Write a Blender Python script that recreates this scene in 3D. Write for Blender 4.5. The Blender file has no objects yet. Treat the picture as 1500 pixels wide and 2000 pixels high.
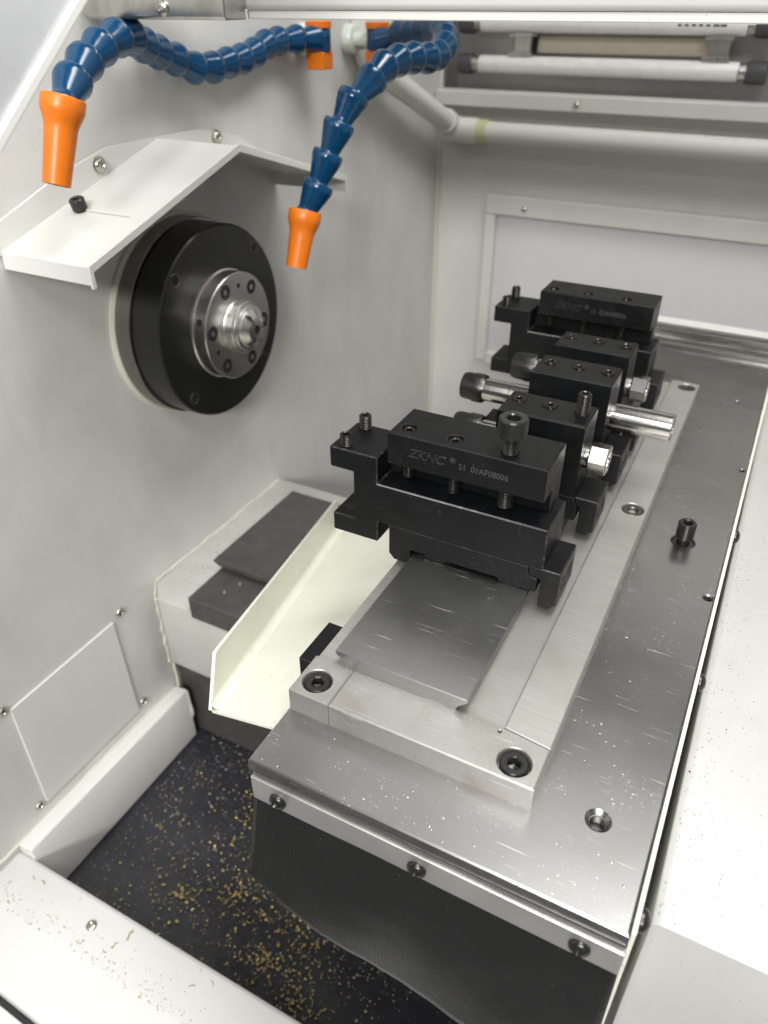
import bpy, bmesh, math, random
from mathutils import Vector, Matrix
from math import pi, sin, cos, radians, hypot

sc = bpy.context.scene
COL = sc.collection
MM = 0.001
random.seed(7)

# ------------------------------------------------------------------ camera
cam_d = bpy.data.cameras.new("camera")
cam = bpy.data.objects.new("camera", cam_d)
COL.objects.link(cam)
rx = Vector((0.88743072, 0.46093980, -0.00110427))
ry = Vector((0.25895522, -0.50053616, -0.82607853))
rz = Vector((-0.38132520, 0.73280151, -0.56355393))
cam.matrix_world = Matrix((
    (rx.x, -ry.x, -rz.x, 0.0),
    (rx.y, -ry.y, -rz.y, 0.0),
    (rx.z, -ry.z, -rz.z, 360 * MM),
    (0, 0, 0, 1)))
cam_d.sensor_fit = 'VERTICAL'
cam_d.sensor_height = 36.0
cam_d.lens = 26.366
cam_d.clip_start = 0.01
cam_d.clip_end = 60
cam_d.dof.use_dof = True
cam_d.dof.focus_distance = 0.49
cam_d.dof.aperture_fstop = 7.0
sc.camera = cam

# ------------------------------------------------------------------ world, lamps, exposure
w = bpy.data.worlds.new("World")
sc.world = w
w.use_nodes = True
bg = w.node_tree.nodes["Background"]
bg.inputs[0].default_value = (0.86, 0.87, 0.88, 1)
bg.inputs[1].default_value = 0.14


def area(name, loc, target, sx, sy, power, color, spread=180):
    d = bpy.data.lights.new(name, 'AREA')
    d.shape = 'RECTANGLE'
    d.size, d.size_y = sx, sy
    d.energy = power
    d.color = color
    d.spread = radians(spread)
    o = bpy.data.objects.new(name, d)
    COL.objects.link(o)
    o.location = Vector(loc) * MM
    v = (Vector(target) - Vector(loc)).normalized()
    o.rotation_euler = v.to_track_quat('-Z', 'Y').to_euler()
    return o


area("workshop_ceiling_lamp", (120, 250, 1600), (-120, 230, 0), 1.3, 0.30, 5.1, (1.0, 0.99, 0.965), 70)
area("workshop_ceiling_lamp", (250, -900, 1650), (-150, 600, 200), 1.4, 0.45, 24, (1.0, 0.99, 0.965))
area("workshop_ceiling_lamp", (350, 900, 1650), (-450, 850, 0), 1.4, 0.35, 15, (1.0, 0.99, 0.965))
area("workshop_ceiling_lamp", (650, -2500, 1550), (-150, 600, 100), 1.4, 0.45, 120, (1.0, 0.99, 0.965))

vs = sc.view_settings
vs.view_transform = 'Standard'
vs.look = 'None'
vs.exposure = -0.08
vs.gamma = 1.0
sc.cycles.max_bounces = 8
sc.cycles.use_denoising = True
sc.cycles.denoiser = 'OPENIMAGEDENOISE'
sc.cycles.denoising_prefilter = 'ACCURATE'
sc.cycles.denoising_input_passes = 'RGB_ALBEDO_NORMAL'
sc.cycles.sample_clamp_indirect = 2.5
sc.cycles.blur_glossy = 1.0
sc.cycles.use_adaptive_sampling = False

# ------------------------------------------------------------------ materials
MATS = {}


class NT:
    def __init__(self, name):
        self.m = bpy.data.materials.new(name)
        self.m.use_nodes = True
        self.t = self.m.node_tree
        self.b = self.t.nodes["Principled BSDF"]
        tc = self.t.nodes.new("ShaderNodeTexCoord")
        vm = self.t.nodes.new("ShaderNodeVectorMath")
        vm.operation = 'SCALE'
        vm.inputs['Scale'].default_value = 1000.0
        self.t.links.new(tc.outputs['Object'], vm.inputs[0])
        self.co = vm.outputs[0]
        MATS[name] = self.m

    def link(self, a, b):
        self.t.links.new(a, b)

    def mapping(self, scale=(1, 1, 1), rot=(0, 0, 0), loc=(0, 0, 0)):
        n = self.t.nodes.new("ShaderNodeMapping")
        n.inputs['Scale'].default_value = scale
        n.inputs['Rotation'].default_value = rot
        n.inputs['Location'].default_value = loc
        self.link(self.co, n.inputs[0])
        return n.outputs[0]

    def noise(self, scale, detail=3, rough=0.5, co=None, dist=0.0):
        n = self.t.nodes.new("ShaderNodeTexNoise")
        n.inputs['Scale'].default_value = scale
        n.inputs['Detail'].default_value = detail
        n.inputs['Roughness'].default_value = rough
        n.inputs['Distortion'].default_value = dist
        self.link(co or self.co, n.inputs['Vector'])
        return n.outputs['Fac']

    def voro(self, scale, co=None, feature='F1', rand=1.0):
        n = self.t.nodes.new("ShaderNodeTexVoronoi")
        n.feature = feature
        n.inputs['Scale'].default_value = scale
        n.inputs['Randomness'].default_value = rand
        self.link(co or self.co, n.inputs['Vector'])
        return n.outputs['Distance']

    def ramp(self, fac, stops, interp='LINEAR'):
        n = self.t.nodes.new("ShaderNodeValToRGB")
        n.color_ramp.interpolation = interp
        el = n.color_ramp.elements
        while len(el) < len(stops):
            el.new(0.5)
        for e, (p, c) in zip(el, stops):
            e.position = p
            e.color = c if isinstance(c, tuple) else (c, c, c, 1)
        self.link(fac, n.inputs[0])
        return n.outputs[0]

    def mix(self, fac, a, b, blend='MIX'):
        n = self.t.nodes.new("ShaderNodeMix")
        n.data_type = 'RGBA'
        n.blend_type = blend
        for s, v in ((n.inputs[0], fac), (n.inputs[6], a), (n.inputs[7], b)):
            if isinstance(v, (int, float)):
                s.default_value = v if s is n.inputs[0] else (v, v, v, 1)
            elif isinstance(v, tuple):
                s.default_value = v if len(v) == 4 else (*v, 1)
            else:
                self.link(v, s)
        return n.outputs[2]

    def math(self, op, a, b=0.0, c=0.0):
        n = self.t.nodes.new("ShaderNodeMath")
        n.operation = op
        for s, v in zip(n.inputs, (a, b, c)):
            if isinstance(v, (int, float)):
                s.default_value = v
            else:
                self.link(v, s)
        return n.outputs[0]

    def bump(self, h, strength=0.2, dist=0.1):
        n = self.t.nodes.new("ShaderNodeBump")
        n.inputs['Strength'].default_value = strength
        n.inputs['Distance'].default_value = dist * MM
        self.link(h, n.inputs['Height'])
        self.link(n.outputs[0], self.b.inputs['Normal'])
        return n

    def set(self, **k):
        names = dict(color='Base Color', rough='Roughness', metal='Metallic', spec='Specular IOR Level',
                     coat='Coat Weight', trans='Transmission Weight', aniso='Anisotropic', ior='IOR')
        for a, v in k.items():
            s = self.b.inputs[names[a]]
            if isinstance(v, tuple):
                s.default_value = v if len(v) == 4 else (*v, 1)
            elif isinstance(v, (int, float)):
                s.default_value = v
            else:
                self.link(v, s)


def paint(name, col, dirt=(0.10, 0.095, 0.08), amount=0.5, rough=0.42, speck=1.0):
    n = NT(name)
    big = n.noise(0.012, 4, 0.6)
    c = n.mix(n.ramp(big, [(0.35, 0.0), (0.75, amount * 0.35)]), col, tuple(x * 0.86 for x in col))
    st = n.noise(1.0, 4, 0.6, n.mapping((0.02, 0.02, 0.006)), dist=0.4)
    c = n.mix(n.ramp(st, [(0.50, 0.0), (0.80, amount * 0.13)]), c, tuple(x * y for x, y in zip(col, (0.62, 0.60, 0.52))))
    # small dark specks of swarf and dried oil
    v = n.voro(0.16)
    gate = n.noise(0.02, 2)
    sp = n.math('MULTIPLY', n.math('LESS_THAN', v, 0.055 * speck), n.math('GREATER_THAN', gate, 0.48))
    v2 = n.voro(0.45)
    sp2 = n.math('MULTIPLY', n.math('LESS_THAN', v2, 0.07 * speck), n.math('GREATER_THAN', gate, 0.6))
    s = n.math('MAXIMUM', sp, sp2)
    c = n.mix(n.math('MULTIPLY', s, 0.75), c, dirt)
    n.set(color=c, rough=n.ramp(n.noise(0.05, 3), [(0.3, rough - 0.08), (0.7, rough + 0.1)]), spec=0.45)
    n.bump(n.noise(0.9, 2), 0.10, 0.15)
    return n.m


paint("white_paint", (0.66, 0.655, 0.625))
paint("wall_paint", (0.60, 0.595, 0.57), amount=2.2, speck=1.3)
paint("back_paint", (0.60, 0.595, 0.56), amount=1.0, rough=0.5)
paint("panel_paint", (0.56, 0.56, 0.57), amount=0.3, rough=0.35, speck=0.5)
paint("sill_paint", (0.55, 0.55, 0.538), speck=0.9)
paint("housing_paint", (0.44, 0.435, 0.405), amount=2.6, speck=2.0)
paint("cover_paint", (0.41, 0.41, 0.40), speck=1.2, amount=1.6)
paint("cream_paint", (0.70, 0.70, 0.61), speck=1.4, amount=1.2)
paint("sealant", (0.56, 0.55, 0.47), speck=0.3, amount=1.0, rough=0.5)
paint("pipe_plastic", (0.70, 0.69, 0.65), speck=0.3, rough=0.35)
paint("green_ring", (0.55, 0.58, 0.33), speck=0.0, rough=0.4)
paint("tape", (0.42, 0.33, 0.18), speck=0.0, rough=0.6)


def steel(name, col, rough, arcs=0.0, scratch=1.0, sparkle=1.0, stain=0.3, lin=None, metal=1.0, bump=1.0, grain=0.14):
    n = NT(name)
    dark = tuple(x * 0.72 for x in col)
    base = n.mix(n.ramp(n.noise(0.6, 3, 0.6), [(0.35, 0.0), (0.7, grain)]), col, dark)
    base = n.mix(n.ramp(n.noise(0.035, 3, 0.55), [(0.45, 0.0), (0.75, stain)]), base, (0.26, 0.235, 0.18))
    masks = []
    if scratch:
        for i, (rot, sx, thr) in enumerate(((0.30, 0.030, 0.715), (-0.22, 0.022, 0.73), (1.25, 0.03, 0.735), (0.75, 0.018, 0.74))):
            co = n.mapping((sx, 1.1, 0.5), (0, 0, rot), (i * 31.0, i * 17.0, 0))
            f = n.noise(1.0, 2, 0.5, co, dist=0.15)
            masks.append(n.math('MULTIPLY', n.ramp(f, [(thr, 0.0), (thr + 0.03, 1.0)]), 0.45 * scratch))
    if sparkle:
        for rot, sc_, loc in ((0.28, 0.42, 0.0), (0.1, 0.75, 40.0)):
            co = n.mapping((sc_ * 0.36, sc_, 0.5), (0, 0, rot), (loc, loc, 0))
            f = n.voro(1.0, co)
            g = n.ramp(n.noise(0.03, 2), [(0.38, 0.25), (0.62, 1.0)])
            masks.append(n.math('LESS_THAN', f, n.math('MULTIPLY', g, 0.105 * sparkle)))
    m = None
    for k in masks:
        m = k if m is None else n.math('MAXIMUM', m, k)
    rr = n.ramp(n.noise(0.015, 2, 0.5), [(0.3, rough - 0.02), (0.7, rough + 0.03)])
    if m is not None:
        base = n.mix(m, base, (0.93, 0.92, 0.90))
        rr = n.mix(m, rr, 0.5)
        metal = n.math('SUBTRACT', metal, n.math('MULTIPLY', m, 0.85 * metal))
    h = n.noise(0.5, 2)
    st = 0.03
    if arcs:
        f1 = n.noise(1.0, 3, 0.6, n.mapping((0.018, 0.85, 0.5), (0, 0, 0.70)), dist=0.12)
        f2 = n.noise(1.0, 3, 0.6, n.mapping((0.020, 1.1, 0.5), (0, 0, 1.15), (50, 9, 0)), dist=0.12)
        patch = n.ramp(n.noise(0.012, 2), [(0.42, 0.0), (0.58, 1.0)])
        f = n.mix(patch, f1, f2)
        h = n.math('ADD', n.math('MULTIPLY', f, 2.0 * arcs), n.math('MULTIPLY', h, 0.5))
        base = n.mix(n.ramp(f, [(0.38, 0.0), (0.64, 0.6)]), base, tuple(x * 0.66 for x in col))
        rr = n.mix(n.ramp(f, [(0.4, 0.0), (0.6, 0.5)]), rr, rough + 0.12)
        st = 0.16
    if lin:
        f = n.noise(1.0, 2, 0.6, n.mapping(lin))
        h = n.math('ADD', f, h)
        base = n.mix(n.ramp(f, [(0.35, 0.0), (0.7, 0.35)]), base, tuple(x * 0.78 for x in col))
        st = 0.08
    n.bump(h, st * bump, 0.08)
    n.set(color=base, metal=metal, rough=rr)
    return n.m


steel("plate_steel", (0.38, 0.375, 0.372), 0.28, scratch=1, sparkle=0.85, stain=0.08)
steel("block_steel", (0.52, 0.51, 0.48), 0.34, arcs=1.0, scratch=0.9, sparkle=0.5, stain=0.3, metal=0.75)
steel("bar_steel", (0.43, 0.42, 0.40), 0.36, scratch=1, sparkle=0.6, stain=0.55, metal=0.75, grain=0.3)
steel("slide_steel", (0.44, 0.44, 0.44), 0.29, scratch=0.8, stain=0.05, sparkle=0.5, lin=(0.9, 0.03, 0.5))
steel("side_steel", (0.47, 0.46, 0.44), 0.42, scratch=0, sparkle=0, lin=(0.03, 0.4, 0.9))
steel("bright_steel", (0.56, 0.55, 0.525), 0.17, scratch=0, sparkle=0, lin=(0.6, 0.05, 0.05), stain=0.2)
steel("ring_steel", (0.27, 0.265, 0.25), 0.30, scratch=0, sparkle=0, stain=0.2)
steel("zinc_steel", (0.60, 0.59, 0.56), 0.28, scratch=1, sparkle=0.4, stain=0.6)
steel("dull_zinc", (0.50, 0.49, 0.475), 0.42, scratch=1, sparkle=0.2, stain=0.2)
steel("nose_steel", (0.60, 0.59, 0.565), 0.27, scratch=0, sparkle=0, stain=0.0, bump=0.0, grain=0.03)
steel("nickel_screw", (0.55, 0.53, 0.46), 0.25, scratch=0, sparkle=0, stain=0.2)
paint("door_sheet", (0.66, 0.67, 0.70), speck=0.2, rough=0.32)
MATS["door_sheet"].node_tree.nodes["Principled BSDF"].inputs["Metallic"].default_value = 0.5
steel("brass", (0.64, 0.49, 0.21), 0.36, scratch=0, sparkle=0, stain=0.2)
paint("alu_strip", (0.55, 0.54, 0.515), speck=0.3, rough=0.36)
MATS["alu_strip"].node_tree.nodes["Principled BSDF"].inputs["Metallic"].default_value = 0.8


def black(name, col, rough, dust=0.5, spec=0.5, metal=0.0):
    n = NT(name)
    v = n.voro(0.5)
    g = n.noise(0.04, 3)
    d = n.math('MULTIPLY', n.math('LESS_THAN', v, 0.07 * dust), n.math('GREATER_THAN', g, 0.55))
    base = n.mix(n.ramp(n.noise(0.06, 4, 0.6), [(0.3, 0.0), (0.7, 0.6)]), col, tuple(x * 1.7 for x in col))
    base = n.mix(n.math('MULTIPLY', d, 0.6), base, (0.32, 0.32, 0.32))
    n.set(color=base, rough=n.ramp(n.noise(0.08, 3), [(0.3, rough - 0.05), (0.7, rough + 0.08)]), spec=spec, metal=metal)
    n.bump(n.noise(2.2, 2), 0.16, 0.05)
    return n.m


black("black_oxide", (0.0026, 0.0028, 0.0034), 0.40, dust=1.3, spec=0.28)
black("black_flange", (0.007, 0.007, 0.007), 0.34, dust=0.8)
def worn():
    n = NT("worn_oxide")
    f = n.ramp(n.noise(0.22, 4, 0.7), [(0.54, 0.0), (0.70, 1.0)])
    n.set(color=n.mix(f, (0.008, 0.008, 0.009), (0.13, 0.13, 0.127)), rough=0.38, metal=n.math('MULTIPLY', f, 0.6))


worn()
black("screw_black", (0.010, 0.010, 0.010), 0.24, dust=0.2, metal=0.0)
black("screw_steel", (0.042, 0.040, 0.037), 0.24, dust=0.2, metal=0.85)
black("black_slide", (0.042, 0.041, 0.038), 0.5, dust=0.4)
black("black_plastic", (0.012, 0.012, 0.013), 0.45, dust=0.0)
black("nut_steel", (0.035, 0.034, 0.031), 0.30, dust=0.0, metal=0.85)
black("dark_steel", (0.10, 0.097, 0.088), 0.30, dust=0.0, metal=0.9)
black("pit_black", (0.004, 0.004, 0.004), 0.6, dust=0.0)
black("gasket", (0.02, 0.02, 0.02), 0.6, dust=2.0)
black("floor_black", (0.019, 0.019, 0.023), 0.22, dust=0.9)
black("bed_black", (0.012, 0.012, 0.012), 0.5, dust=0.3)
black("mark_grey", (0.038, 0.038, 0.038), 0.5, dust=0.0)


def rubber():
    n = NT("rubber_cloth")
    co = n.mapping((1, 1, 1), (0, 0, 0))
    sep = n.t.nodes.new("ShaderNodeSeparateXYZ")
    n.link(n.co, sep.inputs[0])
    uv = n.t.nodes.new("ShaderNodeUVMap")
    s2 = n.t.nodes.new("ShaderNodeSeparateXYZ")
    n.link(uv.outputs[0], s2.inputs[0])
    a = n.math('SINE', n.math('MULTIPLY', n.math('ADD', s2.outputs[0], s2.outputs[1]), 2 * pi / 4.4))
    b = n.math('SINE', n.math('MULTIPLY', n.math('SUBTRACT', s2.outputs[0], s2.outputs[1]), 2 * pi / 4.4))
    h = n.math('MULTIPLY', n.math('MULTIPLY', a, b), n.ramp(n.noise(0.035, 3), [(0.3, 0.12), (0.7, 0.55)]))
    h = n.math('ADD', h, n.math('MULTIPLY', n.noise(0.12, 4), 1.2))
    n.bump(h, 0.6, 0.45)
    v = n.voro(0.3)
    d = n.math('LESS_THAN', v, 0.045)
    n.set(color=n.mix(d, (0.010, 0.010, 0.010), (0.3, 0.3, 0.28)), rough=0.36, spec=0.5)


rubber()


def plastic(name, col, rough, sub=0.0, spec=0.5):
    n = NT(name)
    n.set(color=n.mix(n.ramp(n.noise(0.07, 3), [(0.3, 0.0), (0.7, 0.5)]), col, tuple(x * 0.8 for x in col)),
          rough=n.ramp(n.noise(0.12, 3), [(0.3, rough - 0.04), (0.7, rough + 0.06)]), spec=spec)
    n.bump(n.noise(0.35, 2), 0.05, 0.2)
    return n.m


plastic("blue_plastic", (0.001, 0.045, 0.118), 0.17)
plastic("orange_plastic", (0.70, 0.165, 0.006), 0.33)
plastic("tube_glass", (0.82, 0.815, 0.80), 0.22)
plastic("ballast_cream", (0.55, 0.50, 0.40), 0.45)
plastic("cap_grey", (0.07, 0.07, 0.075), 0.45)
plastic("clear_plastic", (0.62, 0.66, 0.60), 0.25)
plastic("chip_green", (0.30, 0.30, 0.12), 0.35)


def droplet_mat():
    n = NT("oil_drop")
    n.set(color=n.mix(n.ramp(n.noise(0.02, 2), [(0.4, 0.0), (0.6, 1.0)]), (0.26, 0.25, 0.22), (0.36, 0.30, 0.17)), rough=0.25, spec=0.7, metal=0.4)


droplet_mat()

# ------------------------------------------------------------------ mesh helpers (all input in millimetres)


class B:
    def __init__(self):
        self.v, self.f, self.uv, self.worn = [], [], None, set()

    def add(self, vs_, fs_):
        o = len(self.v)
        self.v += [tuple(p) for p in vs_]
        self.f += [tuple(i + o for i in q) for q in fs_]
        return self

    def bm_add(self, bm, M=None, wear=0):
        if M is not None:
            bm.transform(M)
        bm.verts.index_update()
        if wear:
            k = len(self.f)
            for i, q in enumerate(bm.faces):
                if min(e.calc_length() for e in q.edges) <= wear * 1.6:
                    self.worn.add(k + i)
        self.add([p.co[:] for p in bm.verts], [[p.index for p in q.verts] for q in bm.faces])
        bm.free()
        return self

    def box(self, x0, x1, y0, y1, z0, z1, bev=0.0, seg=1, M=None):
        bm = bmesh.new()
        bmesh.ops.create_cube(bm, size=1)
        for p in bm.verts:
            p.co = Vector(((x0 + x1) / 2 + p.co.x * (x1 - x0), (y0 + y1) / 2 + p.co.y * (y1 - y0), (z0 + z1) / 2 + p.co.z * (z1 - z0)))
        if bev:
            bmesh.ops.bevel(bm, geom=bm.edges[:], offset=bev, segments=seg, affect='EDGES', profile=0.5)
        return self.bm_add(bm, M, bev)

    def prism(self, poly, a, b, axis='y', bev=0.0, seg=1, M=None):
        """poly in the plane across `axis`: x->(y,z), y->(x,z), z->(x,y)"""
        def P(p, t):
            return {'x': (t, p[0], p[1]), 'y': (p[0], t, p[1]), 'z': (p[0], p[1], t)}[axis]
        bm = bmesh.new()
        lo = [bm.verts.new(P(p, a)) for p in poly]
        hi = [bm.verts.new(P(p, b)) for p in poly]
        n = len(poly)
        bm.faces.new(lo)
        bm.faces.new(hi[::-1])
        for i in range(n):
            bm.faces.new((lo[i], hi[i], hi[(i + 1) % n], lo[(i + 1) % n]))
        bmesh.ops.recalc_face_normals(bm, faces=bm.faces[:])
        if bev:
            bmesh.ops.bevel(bm, geom=bm.edges[:], offset=bev, segments=seg, affect='EDGES', profile=0.5)
        big = [q for q in bm.faces if len(q.verts) > 4]
        if big:
            bmesh.ops.triangulate(bm, faces=big)
        return self.bm_add(bm, M, bev)

    def lathe(self, prof, M=None, n=32, close=False, rfun=None):
        """prof: list of (r, t) turned about +Z; M places it; r 0 closes with a fan."""
        vs_, fs_, rings = [], [], []
        for (r, t) in prof:
            if r <= 1e-6:
                rings.append([len(vs_)])
                vs_.append((0, 0, t))
            else:
                ids = []
                for i in range(n):
                    a = 2 * pi * i / n
                    k = rfun(a, r, t) if rfun else r
                    ids.append(len(vs_))
                    vs_.append((k * cos(a), k * sin(a), t))
                rings.append(ids)
        for A, C in zip(rings, rings[1:]):
            if len(A) == 1 and len(C) == 1:
                continue
            for i in range(n):
                j = (i + 1) % n
                if len(A) == 1:
                    fs_.append((A[0], C[j], C[i]))
                elif len(C) == 1:
                    fs_.append((A[i], A[j], C[0]))
                else:
                    fs_.append((A[i], A[j], C[j], C[i]))
        if M is not None:
            vs_ = [M @ Vector(p) for p in vs_]
        return self.add(vs_, fs_)

    def tube(self, path, r, n=12, caps=True):
        P = [Vector(p) for p in path]
        vs_, fs_ = [], []
        up = None
        for i, p in enumerate(P):
            t = (P[min(i + 1, len(P) - 1)] - P[max(i - 1, 0)]).normalized()
            if up is None:
                up = t.orthogonal().normalized()
            up = (up - t * up.dot(t)).normalized()
            s = t.cross(up)
            rr = r[i] if isinstance(r, (list, tuple)) else r
            for k in range(n):
                a = 2 * pi * k / n
                vs_.append(p + up * (rr * cos(a)) + s * (rr * sin(a)))
        for i in range(len(P) - 1):
            for k in range(n):
                j = (k + 1) % n
                fs_.append((i * n + k, i * n + j, (i + 1) * n + j, (i + 1) * n + k))
        if caps:
            fs_.append(tuple(range(n))[::-1])
            o = (len(P) - 1) * n
            fs_.append(tuple(o + k for k in range(n)))
        return self.add(vs_, fs_)

    def drilled(self, poly, holes, z0, z1, cham=0.0, n=28):
        """convex slab outline poly (CCW, xy) from z0 to z1; holes: (x, y, r, csk, depth, pocket_floor)"""
        def inset(pl, c):
            out = []
            m = len(pl)
            for i in range(m):
                p0, p1, p2 = Vector(pl[i - 1]), Vector(pl[i]), Vector(pl[(i + 1) % m])
                d1, d2 = (p1 - p0).normalized(), (p2 - p1).normalized()
                n1, n2 = Vector((-d1.y, d1.x)), Vector((-d2.y, d2.x))
                bis = (n1 + n2)
                out.append(p1 + bis * (c / (1 + n1.dot(n2))))
            return out
        top = inset(poly, cham) if cham else [Vector(p) for p in poly]
        bm = bmesh.new()
        lo = [bm.verts.new((p[0], p[1], z0)) for p in poly]
        m = len(poly)
        bm.faces.new(lo[::-1])
        mid = [bm.verts.new((p[0], p[1], z1 - cham)) for p in poly] if cham else None
        up = [bm.verts.new((p[0], p[1], z1)) for p in top]
        a = lo
        for b in ([mid, up] if cham else [up]):
            for i in range(m):
                j = (i + 1) % m
                bm.faces.new((a[i], a[j], b[j], b[i]))
            a = b
        edges = [bm.edges.get((up[i], up[(i + 1) % m])) for i in range(m)]
        for (x, y, r, csk, dep) in holes:
            R0 = r + csk
            lv = [(R0, z1)]
            if csk:
                lv.append((r, z1 - csk))
            lv.append((r, z1 - dep))
            rings = [[bm.verts.new((x + R * cos(2 * pi * k / n), y + R * sin(2 * pi * k / n), z)) for k in range(n)] for R, z in lv]
            for A, C in zip(rings, rings[1:]):
                for k in range(n):
                    j = (k + 1) % n
                    bm.faces.new((A[k], A[j], C[j], C[k]))
            bm.faces.new(rings[-1])
            edges += [bm.edges.get((rings[0][k], rings[0][(k + 1) % n])) for k in range(n)]
        bmesh.ops.triangle_fill(bm, use_beauty=True, use_dissolve=False, edges=edges, normal=(0, 0, 1))
        bmesh.ops.recalc_face_normals(bm, faces=bm.faces[:])
        return self.bm_add(bm)


def place(loc, axis=(0, 0, 1), roll=0.0):
    q = Vector((0, 0, 1)).rotation_difference(Vector(axis).normalized())
    return Matrix.Translation(Vector(loc)) @ q.to_matrix().to_4x4() @ Matrix.Rotation(roll, 4, 'Z')


def to_mesh(name, b, mat, origin=(0, 0, 0), smooth=32):
    me = bpy.data.meshes.new(name)
    o = Vector(origin)
    me.from_pydata([((Vector(p) - o) * MM)[:] for p in b.v], [], b.f)
    if b.uv:
        uvl = me.uv_layers.new(name="UVMap")
        for lp in me.loops:
            uvl.data[lp.index].uv = b.uv[lp.vertex_index]
    me.materials.append(MATS[mat])
    if b.worn and mat == 'black_oxide':
        me.materials.append(MATS['worn_oxide'])
        for i in b.worn:
            me.polygons[i].material_index = 1
    me.polygons.foreach_set('use_smooth', [True] * len(me.polygons))
    me.update()
    bm = bmesh.new()
    bm.from_mesh(me)
    bmesh.ops.recalc_face_normals(bm, faces=bm.faces[:])
    bm.to_mesh(me)
    bm.free()
    me.set_sharp_from_angle(angle=radians(smooth))
    return me


def thing(name, label, cat, loc, group=None):
    o = bpy.data.objects.new(name, None)
    COL.objects.link(o)
    o.location = Vector(loc) * MM
    o.empty_display_size = 0.01
    o['label'] = label
    o['category'] = cat
    if group:
        o['group'] = group
    o['_org'] = list(loc)
    return o


def origin_of(o):
    s = Vector((0, 0, 0))
    while o is not None:
        if '_org' in o:
            return Vector(o['_org'])
        o = o.parent
    return s


def part(name, b, mat, parent, smooth=32, label=None, kind=None):
    me = to_mesh(name, b, mat, origin_of(parent), smooth)
    o = bpy.data.objects.new(name, me)
    COL.objects.link(o)
    o.parent = parent
    if label:
        o['label'] = label
    if kind:
        o['kind'] = kind
    return o


def solo(name, b, mat, loc, label=None, cat=None, kind=None, group=None, smooth=32):
    me = to_mesh(name, b, mat, loc, smooth)
    o = bpy.data.objects.new(name, me)
    COL.objects.link(o)
    o.location = Vector(loc) * MM
    if label:
        o['label'] = label
    if cat:
        o['category'] = cat
    if kind:
        o['kind'] = kind
    if group:
        o['group'] = group
    o['_org'] = list(loc)
    return o


# ---- fasteners -------------------------------------------------------------
def hexr(a, r):
    """radius of a hexagon with across-corner radius r at angle a"""
    k = (a % (pi / 3)) - pi / 6
    return r * cos(pi / 6) / cos(k)


def socket_head(b, M, R, h, sock, depth, knurl=False, cham=0.8, n=48):
    """cap screw head sitting on z=0 with a hexagon socket"""
    outer = [(R, 0), (R, h - cham), (R - cham, h)]
    if knurl:
        def rf(a, r, t):
            i = round(a / (2 * pi) * n)
            return r * (1.0 if i % 2 else 0.965) if t < h - cham * 0.9 else r
        b.lathe([(0, 0), (R * 0.6, 0)] + [(R, 0.4), (R, h - cham), (R - cham, h)], M, n, rfun=rf)
    else:
        b.lathe([(0, 0)] + outer, M, n)
    b.lathe([(R - cham, h), (sock * 1.12, h)], M, n)

    def hx(a, r, t):
        return hexr(a, r) if r < sock * 1.05 else r
    b.lathe([(sock * 1.12, h), (sock, h - 0.7), (sock, h - depth), (0, h - depth - sock * 0.35)], M, n, rfun=hx)


def threads(R, z0, z1, pitch, d):
    pr = []
    z = z0
    while z < z1 - 1e-6:
        e = min(z + pitch, z1)
        pr += [(R - d, z), (R, z + (e - z) * 0.4), (R, z + (e - z) * 0.6)]
        z = e
    pr.append((R - d, z1))
    return pr


def set_screw(b, M, R, z0, z1, pitch=1.25, n=24):
    sock = R * 0.58
    b.lathe([(0, z0)] + threads(R, z0, z1 - 0.6, pitch, R * 0.14) + [(R * 0.82, z1), (sock * 1.15, z1)], M, n)

    def hx(a, r, t):
        return hexr(a, r) if r < sock * 1.05 else r
    b.lathe([(sock * 1.15, z1), (sock, z1 - 0.5), (sock, z1 - R * 1.3), (0, z1 - R * 1.5)], M, n, rfun=hx)


def button_screw(b, M, R, h, n=28, slots=True):
    pr = [(R * 0.45, -2), (R, -0.1), (R, h * 0.18)]
    for k in range(1, 7):
        a = k / 7 * pi / 2
        pr.append((R * cos(a), h * 0.18 + h * 0.82 * sin(a)))
    # phillips recess as a shallow cross-like dimple
    pr = [p for p in pr if p[0] > R * 0.38]
    top = pr[-1][1]

    def cr(a, r, t):
        return r * (0.62 + 0.38 * abs(cos(2 * a)) ** 0.5) if r < R * 0.36 else r
    b.lathe(pr + [(R * 0.37, top + h * 0.04), (R * 0.33, top - h * 0.1), (R * 0.2, top - h * 0.45), (0, top - h * 0.55)], M, n, rfun=cr)


def copy_tree(o, parent=None):
    c = o.copy()
    COL.objects.link(c)
    if parent is not None:
        c.parent = parent
    for ch in list(o.children):
        copy_tree(ch, c)
    return c


# ================================================================== SETTING
XW, YB, ZF = -568.0, 1295.0, -485.0

# left wall: sheet with a ledge and a grey drop face towards the pan
b = B()
b.box(XW - 12, XW, -100, YB, ZF - 40, 700)
lw = solo("left_wall", b, "wall_paint", (XW, 500, 0), kind="structure")
b = B().prism([(XW + 0.4, -398), (XW + 0.4, -393), (XW + 20, -389), (XW + 22, -391), (XW + 22, ZF + 8), (XW + 18, ZF + 1), (XW + 0.4, ZF + 1)], 232, 487, 'y', bev=0.6)
part("wall_ledge", b, "white_paint", lw)
b = B().tube([(XW + 1, y, -394 + random.uniform(-1, 1)) for y in range(180, 492, 12)], [random.uniform(1.6, 3.0) for _ in range(180, 492, 12)], 8)
part("sealant_bead", b, "sealant", lw)
b = B().tube([(XW + 1.5, YB - 1.5, z) for z in range(-340, 330, 20)], [random.uniform(3.5, 5.5) for _ in range(-340, 330, 20)], 8)
part("sealant_bead", b, "sealant", lw)

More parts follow.
